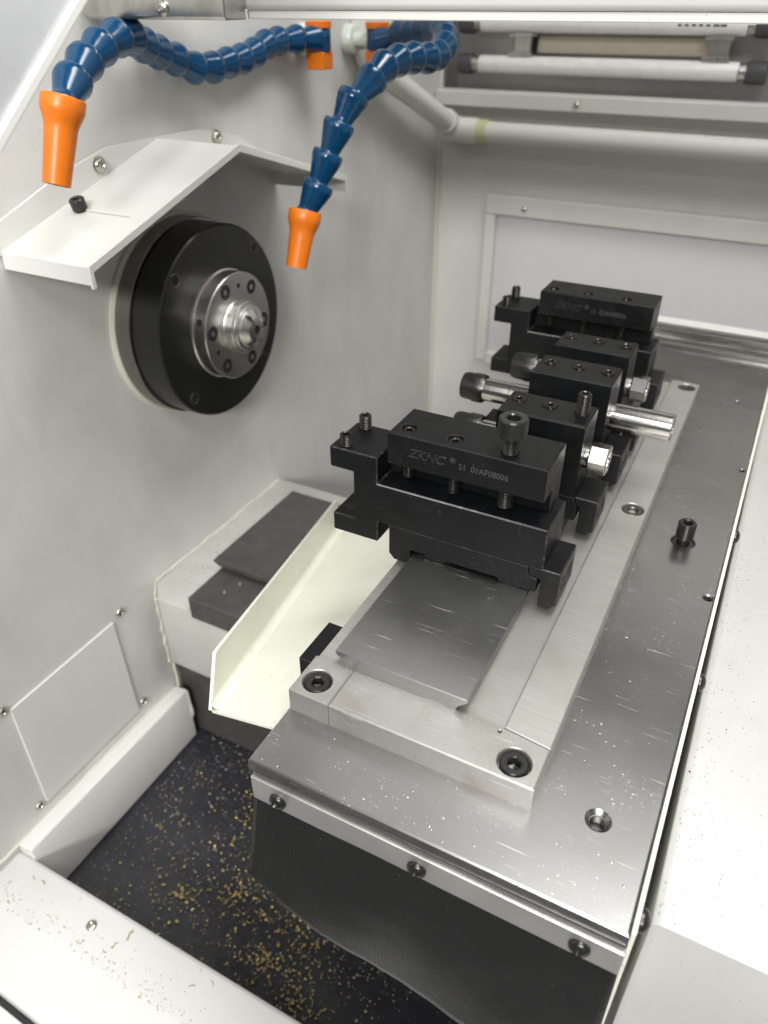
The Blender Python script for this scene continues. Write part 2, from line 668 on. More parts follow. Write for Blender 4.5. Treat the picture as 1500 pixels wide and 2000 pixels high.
# back wall with the light recess cut out above z=240
b = B()
b.box(XW - 12, 620, YB, YB + 12, ZF - 40, 219.5)
bw = solo("back_wall", b, "back_paint", (0, YB, 0), kind="structure")

# right wall and roof of the enclosure, and the pan floor
solo("right_wall", B().box(620, 632, 230, YB, ZF, 700), "wall_paint", (620, 700, 0), kind="structure")

b = B()
nx, ny = 40, 50
for j in range(ny + 1):
    for i in range(nx + 1):
        b.v.append((XW + 1200 * i / nx, 200 + 1095 * j / ny, ZF + 2.2 * sin(i * 0.9 + 0.3 * j) * sin(j * 0.63) + (7 if i == 0 else 0)))
for j in range(ny):
    for i in range(nx):
        k = j * (nx + 1) + i
        b.f.append((k, k + 1, k + nx + 2, k + nx + 1))
solo("floor", b, "floor_black", (0, 600, ZF), kind="structure", smooth=80)

# front sill
b = B().prism([(40, -446), (183, -405.8), (228, -404.6), (232, -406.5), (232, -520), (20, -520)], XW + 0.5, 480, 'x', bev=0.8)
sill = solo("front_sill", b, "sill_paint", (-400, 200, -405), kind="structure")
b = B().tube([(-560 + 14 * k, 123 - 0.15 * k - 0.02 * k * k, -421.5 - 0.04 * k) for k in range(0, 20)], 3.0, 10)
part("door_seal", b, "black_plastic", sill)
b = B()
button_screw(b, place((-439, 208, -405.0), (0, 0, 1)), 5.5, 2.6)
part("screw", b, "nickel_screw", sill)

# machine bed under the slide
solo("machine_bed", B().box(-180, 12, 430, 950, ZF + 3, -95), "bed_black", (-90, 600, -300), kind="structure")

# ================================================================== WALL COVER PLATE
t = thing("wall_cover", "thin flush white cover plate low on the left wall, held by four corner screws", "cover plate", (XW, 350, -300))
b = B().prism([(278, -226), (420, -224), (423, -374), (277, -375)], XW + 0.2, XW + 2.6, 'x', bev=0.5)
part("plate", b, "white_paint", t)
for (y, z) in ((433, -219), (432, -368), (268, -371), (270, -221)):
    b = B()
    button_screw(b, place((XW + 1, y, z), (1, 0, 0), random.random()), 5.2, 3.6)
    part("screw", b, "nickel_screw", t)

# ================================================================== SPINDLE GUARD
t = thing("spindle_guard", "white bent sheet metal hood on the left wall above the black spindle flange", "guard", (XW, 611, 200))
XO = -470
prof_top = [(411, 176), (411, 191), (612, 250), (807, 192), (807, 176)]
th = 2.2
low = [(807 - th, 176), (807 - th, 190.5), (612, 250 - th - 0.2), (411 + th, 189.5), (411 + th, 176)]
b = B().prism(prof_top + low, XW + 0.5, XO, 'x', bev=0.7)
part("canopy", b, "white_paint", t)
# folded front rim
rim = [(409.6, 174), (409.6, 192), (612, 251.6), (808.4, 193), (808.4, 174)]
rl = [(804, 174), (804, 187.6), (612, 244.5), (414, 186.6), (414, 174)]
b = B().prism(rim + rl, XO + 0.15, XO + 2.6, 'x', bev=0.5)
part("front_rim", b, "white_paint", t)
b = B().prism([(404, 190), (404, 209), (486, 237), (546, 251), (674, 251), (740, 237), (812, 200), (807, 188), (612, 246), (411, 187)], XW + 0.3, XW + 2.6, 'x', bev=0.3)
part("wall_flange", b, "white_paint", t)
for (y, z) in ((532, 238), (701, 240)):
    b = B()
    b.lathe([(0, 0), (7.5, 0), (7.5, 1.2), (0, 1.2)], place((XW + 2.6, y, z), (1, 0, 0)), 24)
    button_screw(b, place((XW + 3.8, y, z), (1, 0, 0), 0.5), 6.2, 4.2)
    part("screw", b, "nickel_screw", t)
b = B()
M = place((-542, 480.5, 211.3), (0, -0.28, 0.96))
b.lathe([(0, -2), (5.0, -2), (5.0, 2)], M, 20)
socket_head(b, M @ Matrix.Translation((0, 0, 2)), 6.6, 9, 3.2, 5)
part("cap_screw", b, "screw_black", t)
b = B().box(-536, -488, 480, 481.6, 211.6, 213.2, 0.4)
part("weld_seam", b, "white_paint", t)

# ================================================================== SPINDLE
SY, SZ = 611.5, 74.5
t = thing("spindle_nose", "black round spindle flange with a polished steel collet nose on the left wall", "spindle", (XW, SY, SZ))
MX = place((0, SY, SZ), (1, 0, 0))
def LX(b, prof, n=96):
    return b.lathe([(r, x) for r, x in prof], MX, n)
part("sealing_ring", LX(B(), [(100, XW + 0.4), (107.5, XW + 0.4), (108, XW + 3), (105, XW + 5), (100, XW + 5)]), "sealant", t)
part("backing_ring", LX(B(), [(0, XW + 1), (103.4, XW + 1), (103.4, -546.5), (102.4, -545.6), (0, -545.6)]), "ring_steel", t)
fl = B()
LX(fl, [(0, -545.5), (99.6, -545.5), (100.4, -544.5), (100.4, -512.2), (98.8, -510.6), (0, -510.6)])
fo = part("flange", fl, "black_flange", t)
for (y, z) in ((547, 137.8), (676, 139), (548.5, 12.5), (676.5, 11.5)):
    b = B().lathe([(6.6, 0), (6.3, 0.3), (5.6, 0.35), (5.4, 0.12)], place((-510.55, y, z), (1, 0, 0)), 24)
    part("hole_rim", b, "dark_steel", fo)
    b = B().lathe([(5.5, 0.12), (5.0, 0.14), (0, 0.14)], place((-510.55, y, z), (1, 0, 0)), 24)
    part("bolt_hole", b, "pit_black", fo)
b = B()
LX(b, [(57.2, -510.4), (57.2, -507), (55.6, -506), (55.6, -492), (54.6, -491), (27, -491)], 72)
cp = part("collet_cap", b, "nose_steel", t)
for k in range(6):
    a = radians(52 + 60 * k)
    p = (-491, SY + 43.8 * cos(a), SZ + 43.8 * sin(a))
    b = B()
    b.lathe([(7.6, 0.05), (7.2, 0.3), (5.4, 0.25)], place(p, (1, 0, 0)), 24)
    part("counterbore", b, "pit_black", cp)
    b = B()
    socket_head(b, place((p[0] - 4.2, p[1], p[2]), (1, 0, 0), k * 0.4), 5.6, 4.6, 2.8, 3, n=24)
    part("cap_screw", b, "screw_black", cp)
for k in range(3):
    a = radians(82 + 120 * k)
    b = B().lathe([(2.6, 0.15), (2.3, 0.25), (0, 0.12)], place((-491, SY + 42 * cos(a), SZ + 42 * sin(a)), (1, 0, 0)), 16)
    part("tapped_hole", b, "pit_black", cp)
a = radians(160)
b = B().lathe([(3.8, 0.1), (3.4, 0.35), (0, 0.1)], place((-499, SY + 55.5 * cos(a), SZ + 55.5 * sin(a)), (0, cos(a), sin(a))), 16)
part("spanner_hole", b, "pit_black", cp)
b = B()
LX(b, [(28.2, -490.9), (27.2, -489.5), (27, -481), (26, -480), (24.2, -479.9), (24.2, -478), (23, -477.3)], 64)
part("collet_sleeve", b, "nose_steel", t)
b = B()
b.lathe([(23, -477.3), (22.4, -476.6), (20.6, -476.2), (19.8, -475.2), (13.4, -469.6), (11.8, -468.5), (10.6, -468.2), (3.4, -468.2)], MX, 48)
part("collet_tip", b, "nose_steel", t)
b = B()
for k in range(3):
    a = 0.5 + 2 * pi * k / 3
    b.box(-476, -467.9, -0.4, 0.4, 4, 19.4, M=Matrix.Translation((0, SY, SZ)) @ Matrix.Rotation(a, 4, 'X'))
part("collet_slot", b, "pit_black", t)
b = B()
b.lathe([(4.8, -468.15), (4.5, -467.9), (4.0, -468.0), (0, -468.0)], MX, 20)
part("bore", b, "pit_black", t)

# ================================================================== COOLANT HOSES
def catmull(P, pitch):
    P = [Vector(p) for p in P]
    P = [P[0] * 2 - P[1]] + P + [P[-1] * 2 - P[-2]]
    out = []
    for i in range(1, len(P) - 2):
        p0, p1, p2, p3 = P[i - 1:i + 3]
        for k in range(24):
            u = k / 24
            out.append(0.5 * ((2 * p1) + (p2 - p0) * u + (2 * p0 - 5 * p1 + 4 * p2 - p3) * u * u + (3 * p1 - p0 - 3 * p2 + p3) * u ** 3))
    out.append(P[-2])
    total = sum((q - p).length for p, q in zip(out, out[1:]))
    step = total / round(total / pitch) - 1e-4
    res, acc = [out[0]], 0.0
    for a_, c_ in zip(out, out[1:]):
        d = (c_ - a_).length
        while acc + d >= step:
            f = (step - acc) / d
            a_ = a_ + (c_ - a_) * f
            d = (c_ - a_).length
            acc = 0.0
            res.append(a_.copy())
        acc += d
    return res


SEG = [(6.0, -5), (11.6, -6.2), (13.2, -6.0), (14.2, -4.6), (14.5, -1.5), (14.4, 1.0), (13.9, 2.2), (13.0, 6), (11.9, 10), (10.8, 14), (9.9, 17.5),
       (9.3, 20.0), (9.3, 21.2), (10.2, 22.6), (10.9, 25), (10.9, 28), (9.6, 31), (6, 33)]


def hose(label, path, nozzle_end, valve):
    t = thing("coolant_hose", label, "coolant hose", path[0], "jointed coolant hoses on the left wall")
    pts = catmull(path, 27.0)
    for i in range(len(pts) - 1):
        d = pts[i + 1] - pts[i]
        if i + 2 < len(pts):
            d = (d + 0.35 * (pts[i + 2] - pts[i + 1]))
        b = B().lathe(SEG, place(pts[i], d, random.random()), 28)
        part("hose_segment", b, "blue_plastic", t, smooth=50)
    p, d = pts[-1], (Vector(nozzle_end) - pts[-1])
    L = d.length
    b = B().lathe([(10.5, 3), (13.4, -4.5), (14.0, -5.6), (15.2, -5.4), (15.8, -4.2), (15.7, 3), (14.8, 6.5), (12.9, 11.5), (12.2, 14), (11.8, 17), (10.0, L), (8.6, L), (8.2, L - 25), (0, L - 26)],
                  place(p, d), 32)
    part("nozzle", b, "orange_plastic", t, smooth=40)
    vx, vy, vz = valve
    b = B().lathe([(0, -11), (13.2, -11), (13.8, -10), (13.8, 11), (13.2, 12), (0, 12)], place((vx, vy, vz)), 32)
    part("valve_body", b, "blue_plastic", t)
    b = B().lathe([(0, 12.2), (15, 12.2), (15, 18), (14, 19), (0, 19)], place((vx, vy, vz)), 32)
    part("valve_cap", b, "orange_plastic", t)
    b = B().box(vx - 11.5, vx + 11.5, vy - 11.5, vy + 11.5, vz - 29, vz - 11.2, 1.0)
    part("valve_knob", b, "orange_plastic", t)
    b = B().lathe([(0, XW + 0.5 - vx), (17, XW + 0.5 - vx), (17.5, XW + 6 - vx), (15, XW + 12 - vx), (8, XW + 13 - vx), (8, 0), (0, 0)], place((vx, vy + 6, vz), (1, 0, 0)), 32)
    part("washer", b, "clear_plastic", t)
    return t


h1 = [(-540, 868, 324), (-549, 848, 324), (-558, 824, 323), (-564 + 8, 789, 320), (-553, 757, 312), (-551, 729, 309), (-549, 702, 307), (-549, 676, 305), (-550, 649, 309), (-550, 628, 318),
      (-546, 605, 323), (-539, 582, 329), (-530, 559, 335), (-520, 528, 334), (-513, 496, 325), (-503, 465, 311), (-493, 441, 297)]
hose("left blue jointed coolant hose, its orange nozzle hanging by the white door frame", h1, (-495, 421, 246), (-540, 876, 322))
h2 = [(-511, 976, 319), (-486, 977, 327), (-461, 960, 328), (-435, 940, 331), (-401, 911, 332), (-377, 866, 321), (-370, 827, 312), (-370, 797, 312), (-374, 766, 313), (-376, 726, 309),
      (-375, 695, 299), (-384, 673, 284), (-390, 661, 265), (-397, 654, 245), (-402, 647, 225), (-408, 640, 204), (-414, 632, 189)]
hose("right blue jointed coolant hose, curling down beside the black spindle flange", h2, (-416, 615, 145), (-521, 985, 319))

# mounting bracket behind the second valve
b = B().prism([(1000, 360), (1000, 305), (1012, 286), (1120, 286), (1120, 360)], XW + 0.5, XW + 22, 'x', bev=2.5, seg=2)
solo("hose_bracket", b, "white_paint", (XW, 1060, 320), "white rounded mounting block on the left wall behind the right hose valve", "bracket")

# ================================================================== WHITE PIPES
t = thing("coolant_pipe", "white plastic pipe sloping down the left wall into an elbow and along the back wall", "pipe", (-530, 1255, 190))
part("sloping_pipe", B().tube([(-540, 1017, 286), (-532, 1248, 197)], 15.5, 28), "pipe_plastic", t)
b = B()
dv = Vector((6, 318, -125)).normalized()
b.tube([Vector((-531, 1236, 202)), Vector((-531, 1258, 193))], 18, 28)
b.tube([(-545, 1266, 186), (-486, 1266, 185)], 19, 28)
part("elbow", b, "pipe_plastic", t)
part("union_ring", B().tube([(-487, 1266, 185), (-470, 1266, 185)], 17.5, 28), "green_ring", t)
part("back_pipe", B().tube([(-470, 1266, 185), (615, 1266, 184)], 15.5, 28), "pipe_plastic", t)

# ================================================================== WORK LIGHT
t = thing("work_light", "twin tube work light recessed in the top of the back wall", "light fitting", (-300, YB, 290))
b = B().prism([(YB - 24, 219.7), (YB - 24, 240), (YB + 6, 241.5), (YB + 12, 238), (YB + 12, 219.7)], XW + 1, 619, 'x', bev=0.8)
part("lower_lip", b, "white_paint", t)
b = B().box(-563, 619, YB + 58, YB + 62, 225, 400)
b.box(-563, 619, YB + 12.2, YB + 57.8, 225, 228)
b.box(-566, -563.2, YB + 12.2, YB + 60, 228.2, 400)
b.box(-566, 619, YB - 0.8, YB + 60, 400.2, 403)
part("reflector", b, "dull_zinc", t)
b = B().box(XW + 1, 619, YB - 4, YB - 1.2, 372, 700, 1)
part("upper_fascia", b, "back_paint", t)
for z in (276, 331):
    b = B().lathe([(0, -508), (12, -508), (12.5, -506), (12.5, -122), (12, -120), (0, -120)], place((0, YB + 17, z), (1, 0, 0)), 28)
    tb = part("lamp_tube", b, "tube_glass", t)
    for x0, x1, e0, e1 in ((-543, -519, -519, -509), (-110, -82, -119, -110)):
        b = B().lathe([(0, x0), (13.5, x0), (15, x0 + 4), (15, x1 - 2), (13.5, x1), (0, x1)], place((0, YB + 17, z), (1, 0, 0)), 24)
        part("end_cap", b, "cap_grey", tb)
        b = B().lathe([(0, e0), (11.6, e0), (11.6, e1), (0, e1)], place((0, YB + 17, z), (1, 0, 0)), 24)
        part("ferrule", b, "zinc_steel", tb)
b = B().box(-420, -165, YB + 30, YB + 57, 291, 316, 2)
part("ballast", b, "ballast_cream", t)
for x in (-440, -152):
    b = B().box(x - 14, x + 14, YB + 14, YB + 58, 291, 316, 2)
    b.box(x - 20, x + 18, YB + 8, YB + 14, 288, 293.5, 1)
    b.box(x - 20, x + 18, YB + 8, YB + 14, 313.5, 319, 1)
    part("tube_clip", b, "zinc_steel", t)
b = B()
button_screw(b, place((-333, YB - 24, 229), (0, -1, 0)), 5, 4)
part("screw", b, "nickel_screw", t)
# faint printed marks on the upper tube
b = B()
for k in range(7):
    x = -212 + k * 9.5
    b.box(x, x + (5.5 if k < 5 else 8), YB + 17 - 12.62, YB + 17 - 12.45, 329.6, 332.6)
part("tube_print", b, "mark_grey", t)

# ================================================================== BACK PANEL
t = thing("back_panel", "framed white access panel in the middle of the back wall", "panel", (-200, YB, 0))
b = B()
b.box(-472, 560, YB - 12, YB - 0.3, 56, 89, 2.5)
b.box(-472, -452, YB - 12, YB - 0.3, -210, 55.7, 2.5)
b.box(-451.7, 560, YB - 12, YB - 0.3, -215, -190, 2.5)
part("frame", b, "back_paint", t)
part("inner_panel", B().box(-451, 559, YB - 1.6, YB - 0.4, -189, 55), "panel_paint", t)
b = B()
button_screw(b, place((-402, YB - 12, 71), (0, -1, 0)), 4.5, 3)
part("screw", b, "nickel_screw", t)

# ================================================================== HOOD, RAIL, DOOR
t = thing("sliding_hood", "white sheet metal hood crossing the top of the picture above the hoses", "hood", (-100, 575, 400))
b = B().prism([(575, 354.4), (573, 357.5), (573, 700), (576, 700), (576, 361), (587, 361), (587, 354.4)], -432, 480, 'x', bev=0.5)
part("front_sheet", b, "sill_paint", t)
b = B().prism([(577.5, 348.0), (577.5, 354.1), (605, 354.1), (605, 348.0)], -421, 480, 'x', bev=0.7)
part("bottom_lip", b, "white_paint", t)
t = thing("top_rail", "scratched zinc rail with a cross head screw at the top left", "rail", (-480, 545, 360))
b = B().prism([(547, 347.6), (545, 349.5), (545, 372), (551, 374), (572, 374), (572, 347.6)], XW + 5, -418, 'x', bev=0.7)
part("channel", b, "zinc_steel", t)
b = B()
button_screw(b, place((-477, 545, 355.3), (0, -1, 0), 0.4), 5.6, 3.4)
part("screw", b, "zinc_steel", t)

t = thing("door_frame", "white edged door side with a bright silver sheet at the top left corner", "door", (-300, 270, 340))
# outline in the plane x = const: (y, z)
e = [(295.7, 360.3), (229.7, 306.1)]
dy, dz = (e[0][0] - e[1][0]), (e[0][1] - e[1][1])
up_ = (e[0][0] + dy * 2.2, e[0][1] + dz * 2.2)
dn_ = (e[1][0] - dy * 1.2, e[1][1] - dz * 1.2)
nn = Vector((-dz, dy)).normalized()
wd = 5.0
b = B().prism([up_, dn_, (dn_[0] + nn.x * wd, dn_[1] + nn.y * wd), (up_[0] + nn.x * wd, up_[1] + nn.y * wd)], -330, -300, 'x', bev=0.8)
part("edge_strip", b, "white_paint", t)
s0, s1 = wd + 0.2, 150
b = B().prism([(up_[0] + nn.x * s0, up_[1] + nn.y * s0), (dn_[0] + nn.x * s0, dn_[1] + nn.y * s0), (dn_[0] + nn.x * s1, dn_[1] + nn.y * s1), (up_[0] + nn.x * s1, up_[1] + nn.y * s1)], -325, -302.5, 'x', bev=0.3)
part("sheet", b, "door_sheet", t)

# ================================================================== CHIP TRAY
t = thing("chip_tray", "cream painted sloping chip tray with an upright left flange beside the slide", "tray", (-250, 350, -60))
FL = Vector((-285, 272.5, -71.2))
DR = Vector((-0.28118, 0.92017, -0.27245))
FR = Vector((-186, 249, -18))
E2 = DR * 402
nrm = (FR - FL).cross(DR).normalized()
def slab(pts, n, th):
    b = B()
    k = len(pts)
    b.v = [tuple(p) for p in pts] + [tuple(p - n * th) for p in pts]
    b.f = [tuple(range(k)), tuple(range(2 * k - 1, k - 1, -1))] + [(i, i + k, (i + 1) % k + k, (i + 1) % k) for i in range(k)]
    return b
WV = FR - FL
part("tray_floor", slab([FL, FR, FL + E2 + WV * 2.15, FL + E2], nrm, 2), "cream_paint", t)
bend = B()
for k in range(7):
    a = k / 6 * pi / 2
    off = Vector((1, 0, 0)) * (9 * (1 - sin(a))) + Vector((0, 0, 1)) * (9 * (1 - cos(a)))
    bend.v += [tuple(FL + DR * 0.5 + Vector((0.3, 0, 0.25)) + off + Vector((0, 0, 0.5 * off.x))), tuple(FL + DR * 401 + Vector((0.3, 0, 0.25)) + off + Vector((0, 0, 0.5 * off.x)))]
bend.f = [(2 * k, 2 * k + 1, 2 * k + 3, 2 * k + 2) for k in range(6)]
part("bend", bend, "cream_paint", t, smooth=60)
H = Vector((0.04, 0, 1)) * 47
fn = Vector((1, 0.3, 0)).normalized()
top_end = FL + DR * 394 + H
pts = [FL + DR * 0.2, FL + E2, FL + DR * 402 + H * 0.75, FL + DR * 398 + H * 0.95, top_end, FL + DR * 20 + H]
b = slab(pts, fn, 2.4)
bmf = bmesh.new()
part("flange", b, "cream_paint", t)

# ================================================================== HEADSTOCK BASE AND DARK SLIDE
t = thing("slide_housing", "white housing behind the chip tray, its edges sealed in pale yellow", "housing", (-490, 600, -300))
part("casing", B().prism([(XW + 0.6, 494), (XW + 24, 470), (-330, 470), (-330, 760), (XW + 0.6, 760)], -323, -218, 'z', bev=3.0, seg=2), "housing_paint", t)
part("lower_casing", B().box(XW + 0.6, -330, 500, 756, ZF + 4, -323.4, 1.0), "black_slide", t)
def blobline(P, Q, n, r0, r1, jit=1.0):
    P, Q = Vector(P), Vector(Q)
    return [P.lerp(Q, k / n) + Vector((random.uniform(-jit, jit), random.uniform(-jit, jit), random.uniform(-jit, jit))) for k in range(n + 1)], [random.uniform(r0, r1) for _ in range(n + 1)]
for P, Q, n in (((XW + 2, 493, -218), (XW + 20, 471, -219), 6), ((XW + 20, 471, -220), (XW + 20, 471, -323), 18), ((XW + 3, 492, -325), (XW + 6, 489, -392), 8), ((XW + 2, 494, -217), (XW + 2, 756, -218), 26), ((XW + 22, 487, -392), (XW + 22, 488, -440), 8)):
    p_, r_ = blobline(P, Q, n, 1.1, 2.4, 0.6)
    part("sealant_bead", B().tube(p_, r_, 8), "sealant", t, smooth=60)
t = thing("dark_slideway", "dark grey dovetail slideway on the white housing behind the chip tray", "slideway", (-440, 600, -200))
part("base_block", B().box(-493, -350, 468, 700, -225, -195, 1.0), "black_slide", t)
part("neck", B().box(-484, -380, 538, 690, -194.8, -188), "black_slide", t)
b = B().prism([(-498, -181), (-398, -181), (-398, -184), (-404, -187.8), (-489, -187.8), (-498, -182.5)], 523, 692, 'y', bev=0.4)
part("dovetail_plate", b, "black_slide", t)
for (x, y) in ((-462, 495), (-455, 515)):
    part("oil_drop", B().lathe([(2.2, 0), (1.6, 1.2), (0, 1.7)], place((x, y, -195)), 12), "oil_drop", t)
b = B()
for (x, y, s) in ((-404, 560, 9), (-396, 585, 13), (-400, 610, 16), (-392, 640, 12), (-396, 535, 7)):
    ang = [2 * pi * k / 9 for k in range(9)]
    ring = [(x + s * cos(a) * random.uniform(0.5, 1.1), y + 1.6 * s * sin(a) * random.uniform(0.5, 1.1)) for a in ang]
    b.prism(ring, -187.6, -184 + random.uniform(0, 2), 'z')
part("torn_gasket", b, "tape", t)
b = B()
for (x, y, s) in ((-512, 575, 12), (-510, 602, 14), (-508, 630, 10)):
    ring = [(x + s * 0.8 * cos(2 * pi * k / 11) * random.uniform(0.6, 1.1), y + 1.7 * s * sin(2 * pi * k / 11) * random.uniform(0.6, 1.1)) for k in range(11)]
    b.prism(ring, -217.7, -216.5 + random.uniform(0, 1), 'z')
part("dried_coolant", b, "tape", t)

# ================================================================== CROSS SLIDE PLATE
t = thing("cross_slide", "scratched grey steel cross slide plate running back under the tool holders", "slide plate", (-90, 500, 0))
poly = [(-197, 208.5), (19.2, 209.5), (24.2, 704), (25.5, 956), (-197, 956)]
holes = [(-8.5, 262.5, 5.0, 2.2, 12), (17.3, 478, 3.2, 1.0, 8), (19.5, 681, 2.6, 0.8, 8), (-1, 832, 2.6, 0.8, 8), (-10.5, 541, 9.2, 0.6, 6)]
b = B().drilled(poly, holes, -9, 0, 0.9)
part("plate", b, "plate_steel", t)
for (x, y, r, c, d) in holes[:4]:
    b = B().lathe(threads(r - 0.05, -(d - 0.2), -c - 0.4, 1.2, 0.6) + [(r - 0.05, -c - 0.3)], place((x, y, 0)), 24)
    part("tapped_hole", b, "pit_black" if r < 4 else "dark_steel", t)
part("gasket", B().box(-195, 20, 210.2, 222, -12.4, -9.2), "gasket", t)
b = B().box(-195.5, 20.3, 206.6, 209.2, -32, -12.2, 0.5)
b.box(-195.5, 20.3, 209.4, 222, -14.6, -12.6)
part("clamp_strip", b, "alu_strip", t)
for x, z in ((-177, -23.5), (-88, -23.5), (0, -22.5)):
    b = B()
    button_screw(b, place((x, 206.6, z), (0, -1, 0), random.random() * 2), 5.6, 3.9)
    part("button_screw", b, "screw_black", t)
# rubber curtain hanging from the strip, flaring towards the door
b = B()
nu, nv = 60, 26
b.uv = []
for j in range(nv + 1):
    v_ = j / nv
    for i in range(nu + 1):
        u_ = i / nu
        x = -195.2 + 215.3 * u_
        drop = 64 + 36 * (1 - (1 - min(1.0, u_ / 0.62)) ** 1.7) + 4 * u_ + 0.7 * sin(u_ * 23) * sin(u_ * 9) + 0.35 * sin(u_ * 61)
        z = -24 - drop * v_
        y = 208.9 - 19 * v_ + 2.2 * sin(u_ * 11 + v_ * 2.5) * v_ - 4.0 * sin(v_ * pi) * sin(u_ * pi)
        b.v.append((x, y, z))
        b.uv.append((x, drop * v_))
for j in range(nv):
    for i in range(nu):
        k = j * (nu + 1) + i
        b.f.append((k, k + 1, k + nu + 2, k + nu + 1))
cur = part("rubber_curtain", b, "rubber_cloth", t, smooth=80)
sm = cur.modifiers.new("thick", 'SOLIDIFY')
sm.thickness = 1.2 * MM
sm.offset = -1

# bolt standing in the plate
t2 = thing("plate_bolt", "black socket head bolt standing half out of a counterbore in the steel plate", "bolt", (-10.5, 541, 0))
b = B()
b.lathe([(0, -5.5), (9.0, -5.5), (9.0, -1.2), (7.6, -0.6), (5.0, -0.6)], place((-10.5, 541, 0)), 32)
part("washer", b, "screw_black", t2)
b = B()
b.lathe([(4.2, -5), (4.2, 6)], place((-10.5, 541, 0)), 20)
socket_head(b, place((-10.5, 541, 5.5), (0, 0, 1), 0.3), 7.0, 13.5, 3.9, 7)
part("cap_screw", b, "screw_black", t2)

# end rail beyond the plate
t = thing("end_rail", "bright stepped metal rail at the far end of the steel plate", "rail", (0, 985, 0))
part("lower_step", B().box(-197, 560, 957, 992, -20, 5, 1.5, 2), "bright_steel", t)
part("upper_step", B().box(-197, 560, 992.5, 1016, -20, 11, 2, 2), "bright_steel", t)
part("rear_strip", B().box(-197, 560, 1016.5, 1060, -20, 4, 1.5), "white_paint", t)

# ================================================================== SIDE COVER
t = thing("side_cover", "white sheet metal cover to the right of the steel plate, fixed by black button screws", "cover", (200, 500, -30))
b = B().prism([(33, -24), (29, -26), (29, -520), (560, -520), (560, -24)], 236, 955, 'y', bev=1.2, seg=2)
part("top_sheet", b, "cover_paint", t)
b = B().prism([(19.9, 211), (22.2, 211), (28.4, 955), (26.0, 955)], -130, 1.2, 'z', bev=0.4)
part("side_strip", b, "cream_paint", t)
for (x, y) in ((23.2, 226), (24.6, 400), (26, 583)):
    b = B()
    button_screw(b, place((x, y, -10), (1, 0, 0.05), random.random()), 6.0, 4.4)
    part("button_screw", b, "screw_black", t)

# ================================================================== GANG SLIDE BASE
t = thing("gang_base", "bright ground steel frame bolted on the plate under the row of tool holders", "slide base", (-120, 500, 0))
part("bed", B().box(-195.6, -42.5, 283.3, 817, 0.02, 14.0), "block_steel", t)
b = B().drilled([(-195.6, 251), (-168.2, 251), (-168.2, 283), (-195.6, 283)], [(-183.3, 264.3, 9.3, 0.5, 10)], 0.02, 18.0, 0.8)
part("corner_pad", b, "bar_steel", t)
b = B().drilled([(-167.8, 251), (-42.2, 251), (-42.2, 280), (-70.4, 283), (-167.8, 283)], [(-57.3, 263.3, 9.6, 0.5, 10), (-71.5, 279.2, 1.2, 0.3, 3)], 0.02, 18.0, 0.8)
part("front_bar", b, "bar_steel", t)
b = B().drilled([(-70.2, 283.5), (-42.2, 280.4), (-42.2, 817), (-70.2, 817)], [(-53.6, 541.3, 9.0, 0.5, 10), (-53, 803, 9.0, 0.5, 10)], 14.05, 18.0, 0.7)
part("side_strip", b, "block_steel", t)
for (x, y) in ((-183.3, 264.3), (-57.3, 263.3), (-53.6, 541.3), (-53, 803)):
    b = B()
    socket_head(b, place((x, y, 8.2), (0, 0, 1), random.random()), 8.0, 9.0, 4.1, 6)
    part("cap_screw", b, "screw_black" if y < 500 else "dark_steel", t)
b = B().box(-207.5, -196.0, 280, 318, -30, 12.5, 0.6)
solo("stop_block", b, "black_oxide", (-201, 300, 0), "small black stop block fixed on the left flank of the ground steel base", "stop block")

# dovetail slide
b = B().prism([(-180.6, 29.6), (-92.8, 29.6), (-92.8, 27.6), (-99.5, 20.5), (-99.5, 14.05), (-174, 14.05), (-174, 20.5), (-180.6, 27.6)], 281.6, 800, 'y', bev=0.5)
t = thing("dovetail_slide", "scratched flat dovetail slide bar in front of and beneath the nearest tool holder", "slide bar", (-136, 300, 14))
part("bar", b, "slide_steel", t)

# ================================================================== TOOL HOLDERS
def text_mesh(body, size, sx, loc, outline=False, shear=0.0, depth=0.12):
    cu = bpy.data.curves.new("lettering", 'FONT')
    cu.body = body
    cu.size = size * MM
    cu.shear = shear
    cu.resolution_u = 3
    if outline:
        cu.fill_mode = 'NONE'
        cu.bevel_depth = 0.11 * MM
        cu.bevel_resolution = 0
    else:
        cu.extrude = depth * MM / 2
    o = bpy.data.objects.new("lettering_tmp", cu)
    COL.objects.link(o)
    dg = bpy.context.evaluated_depsgraph_get()
    me = bpy.data.meshes.new_from_object(o.evaluated_get(dg))
    bpy.data.objects.remove(o)
    # text lies in XY; stand it up facing -Y
    out = B()
    X, Y, Z = loc
    out.v = [(X + p.co.x / MM * sx, Y - p.co.z / MM, Z + p.co.y / MM) for p in me.vertices]
    out.f = [tuple(q.vertices) for q in me.polygons]
    return out


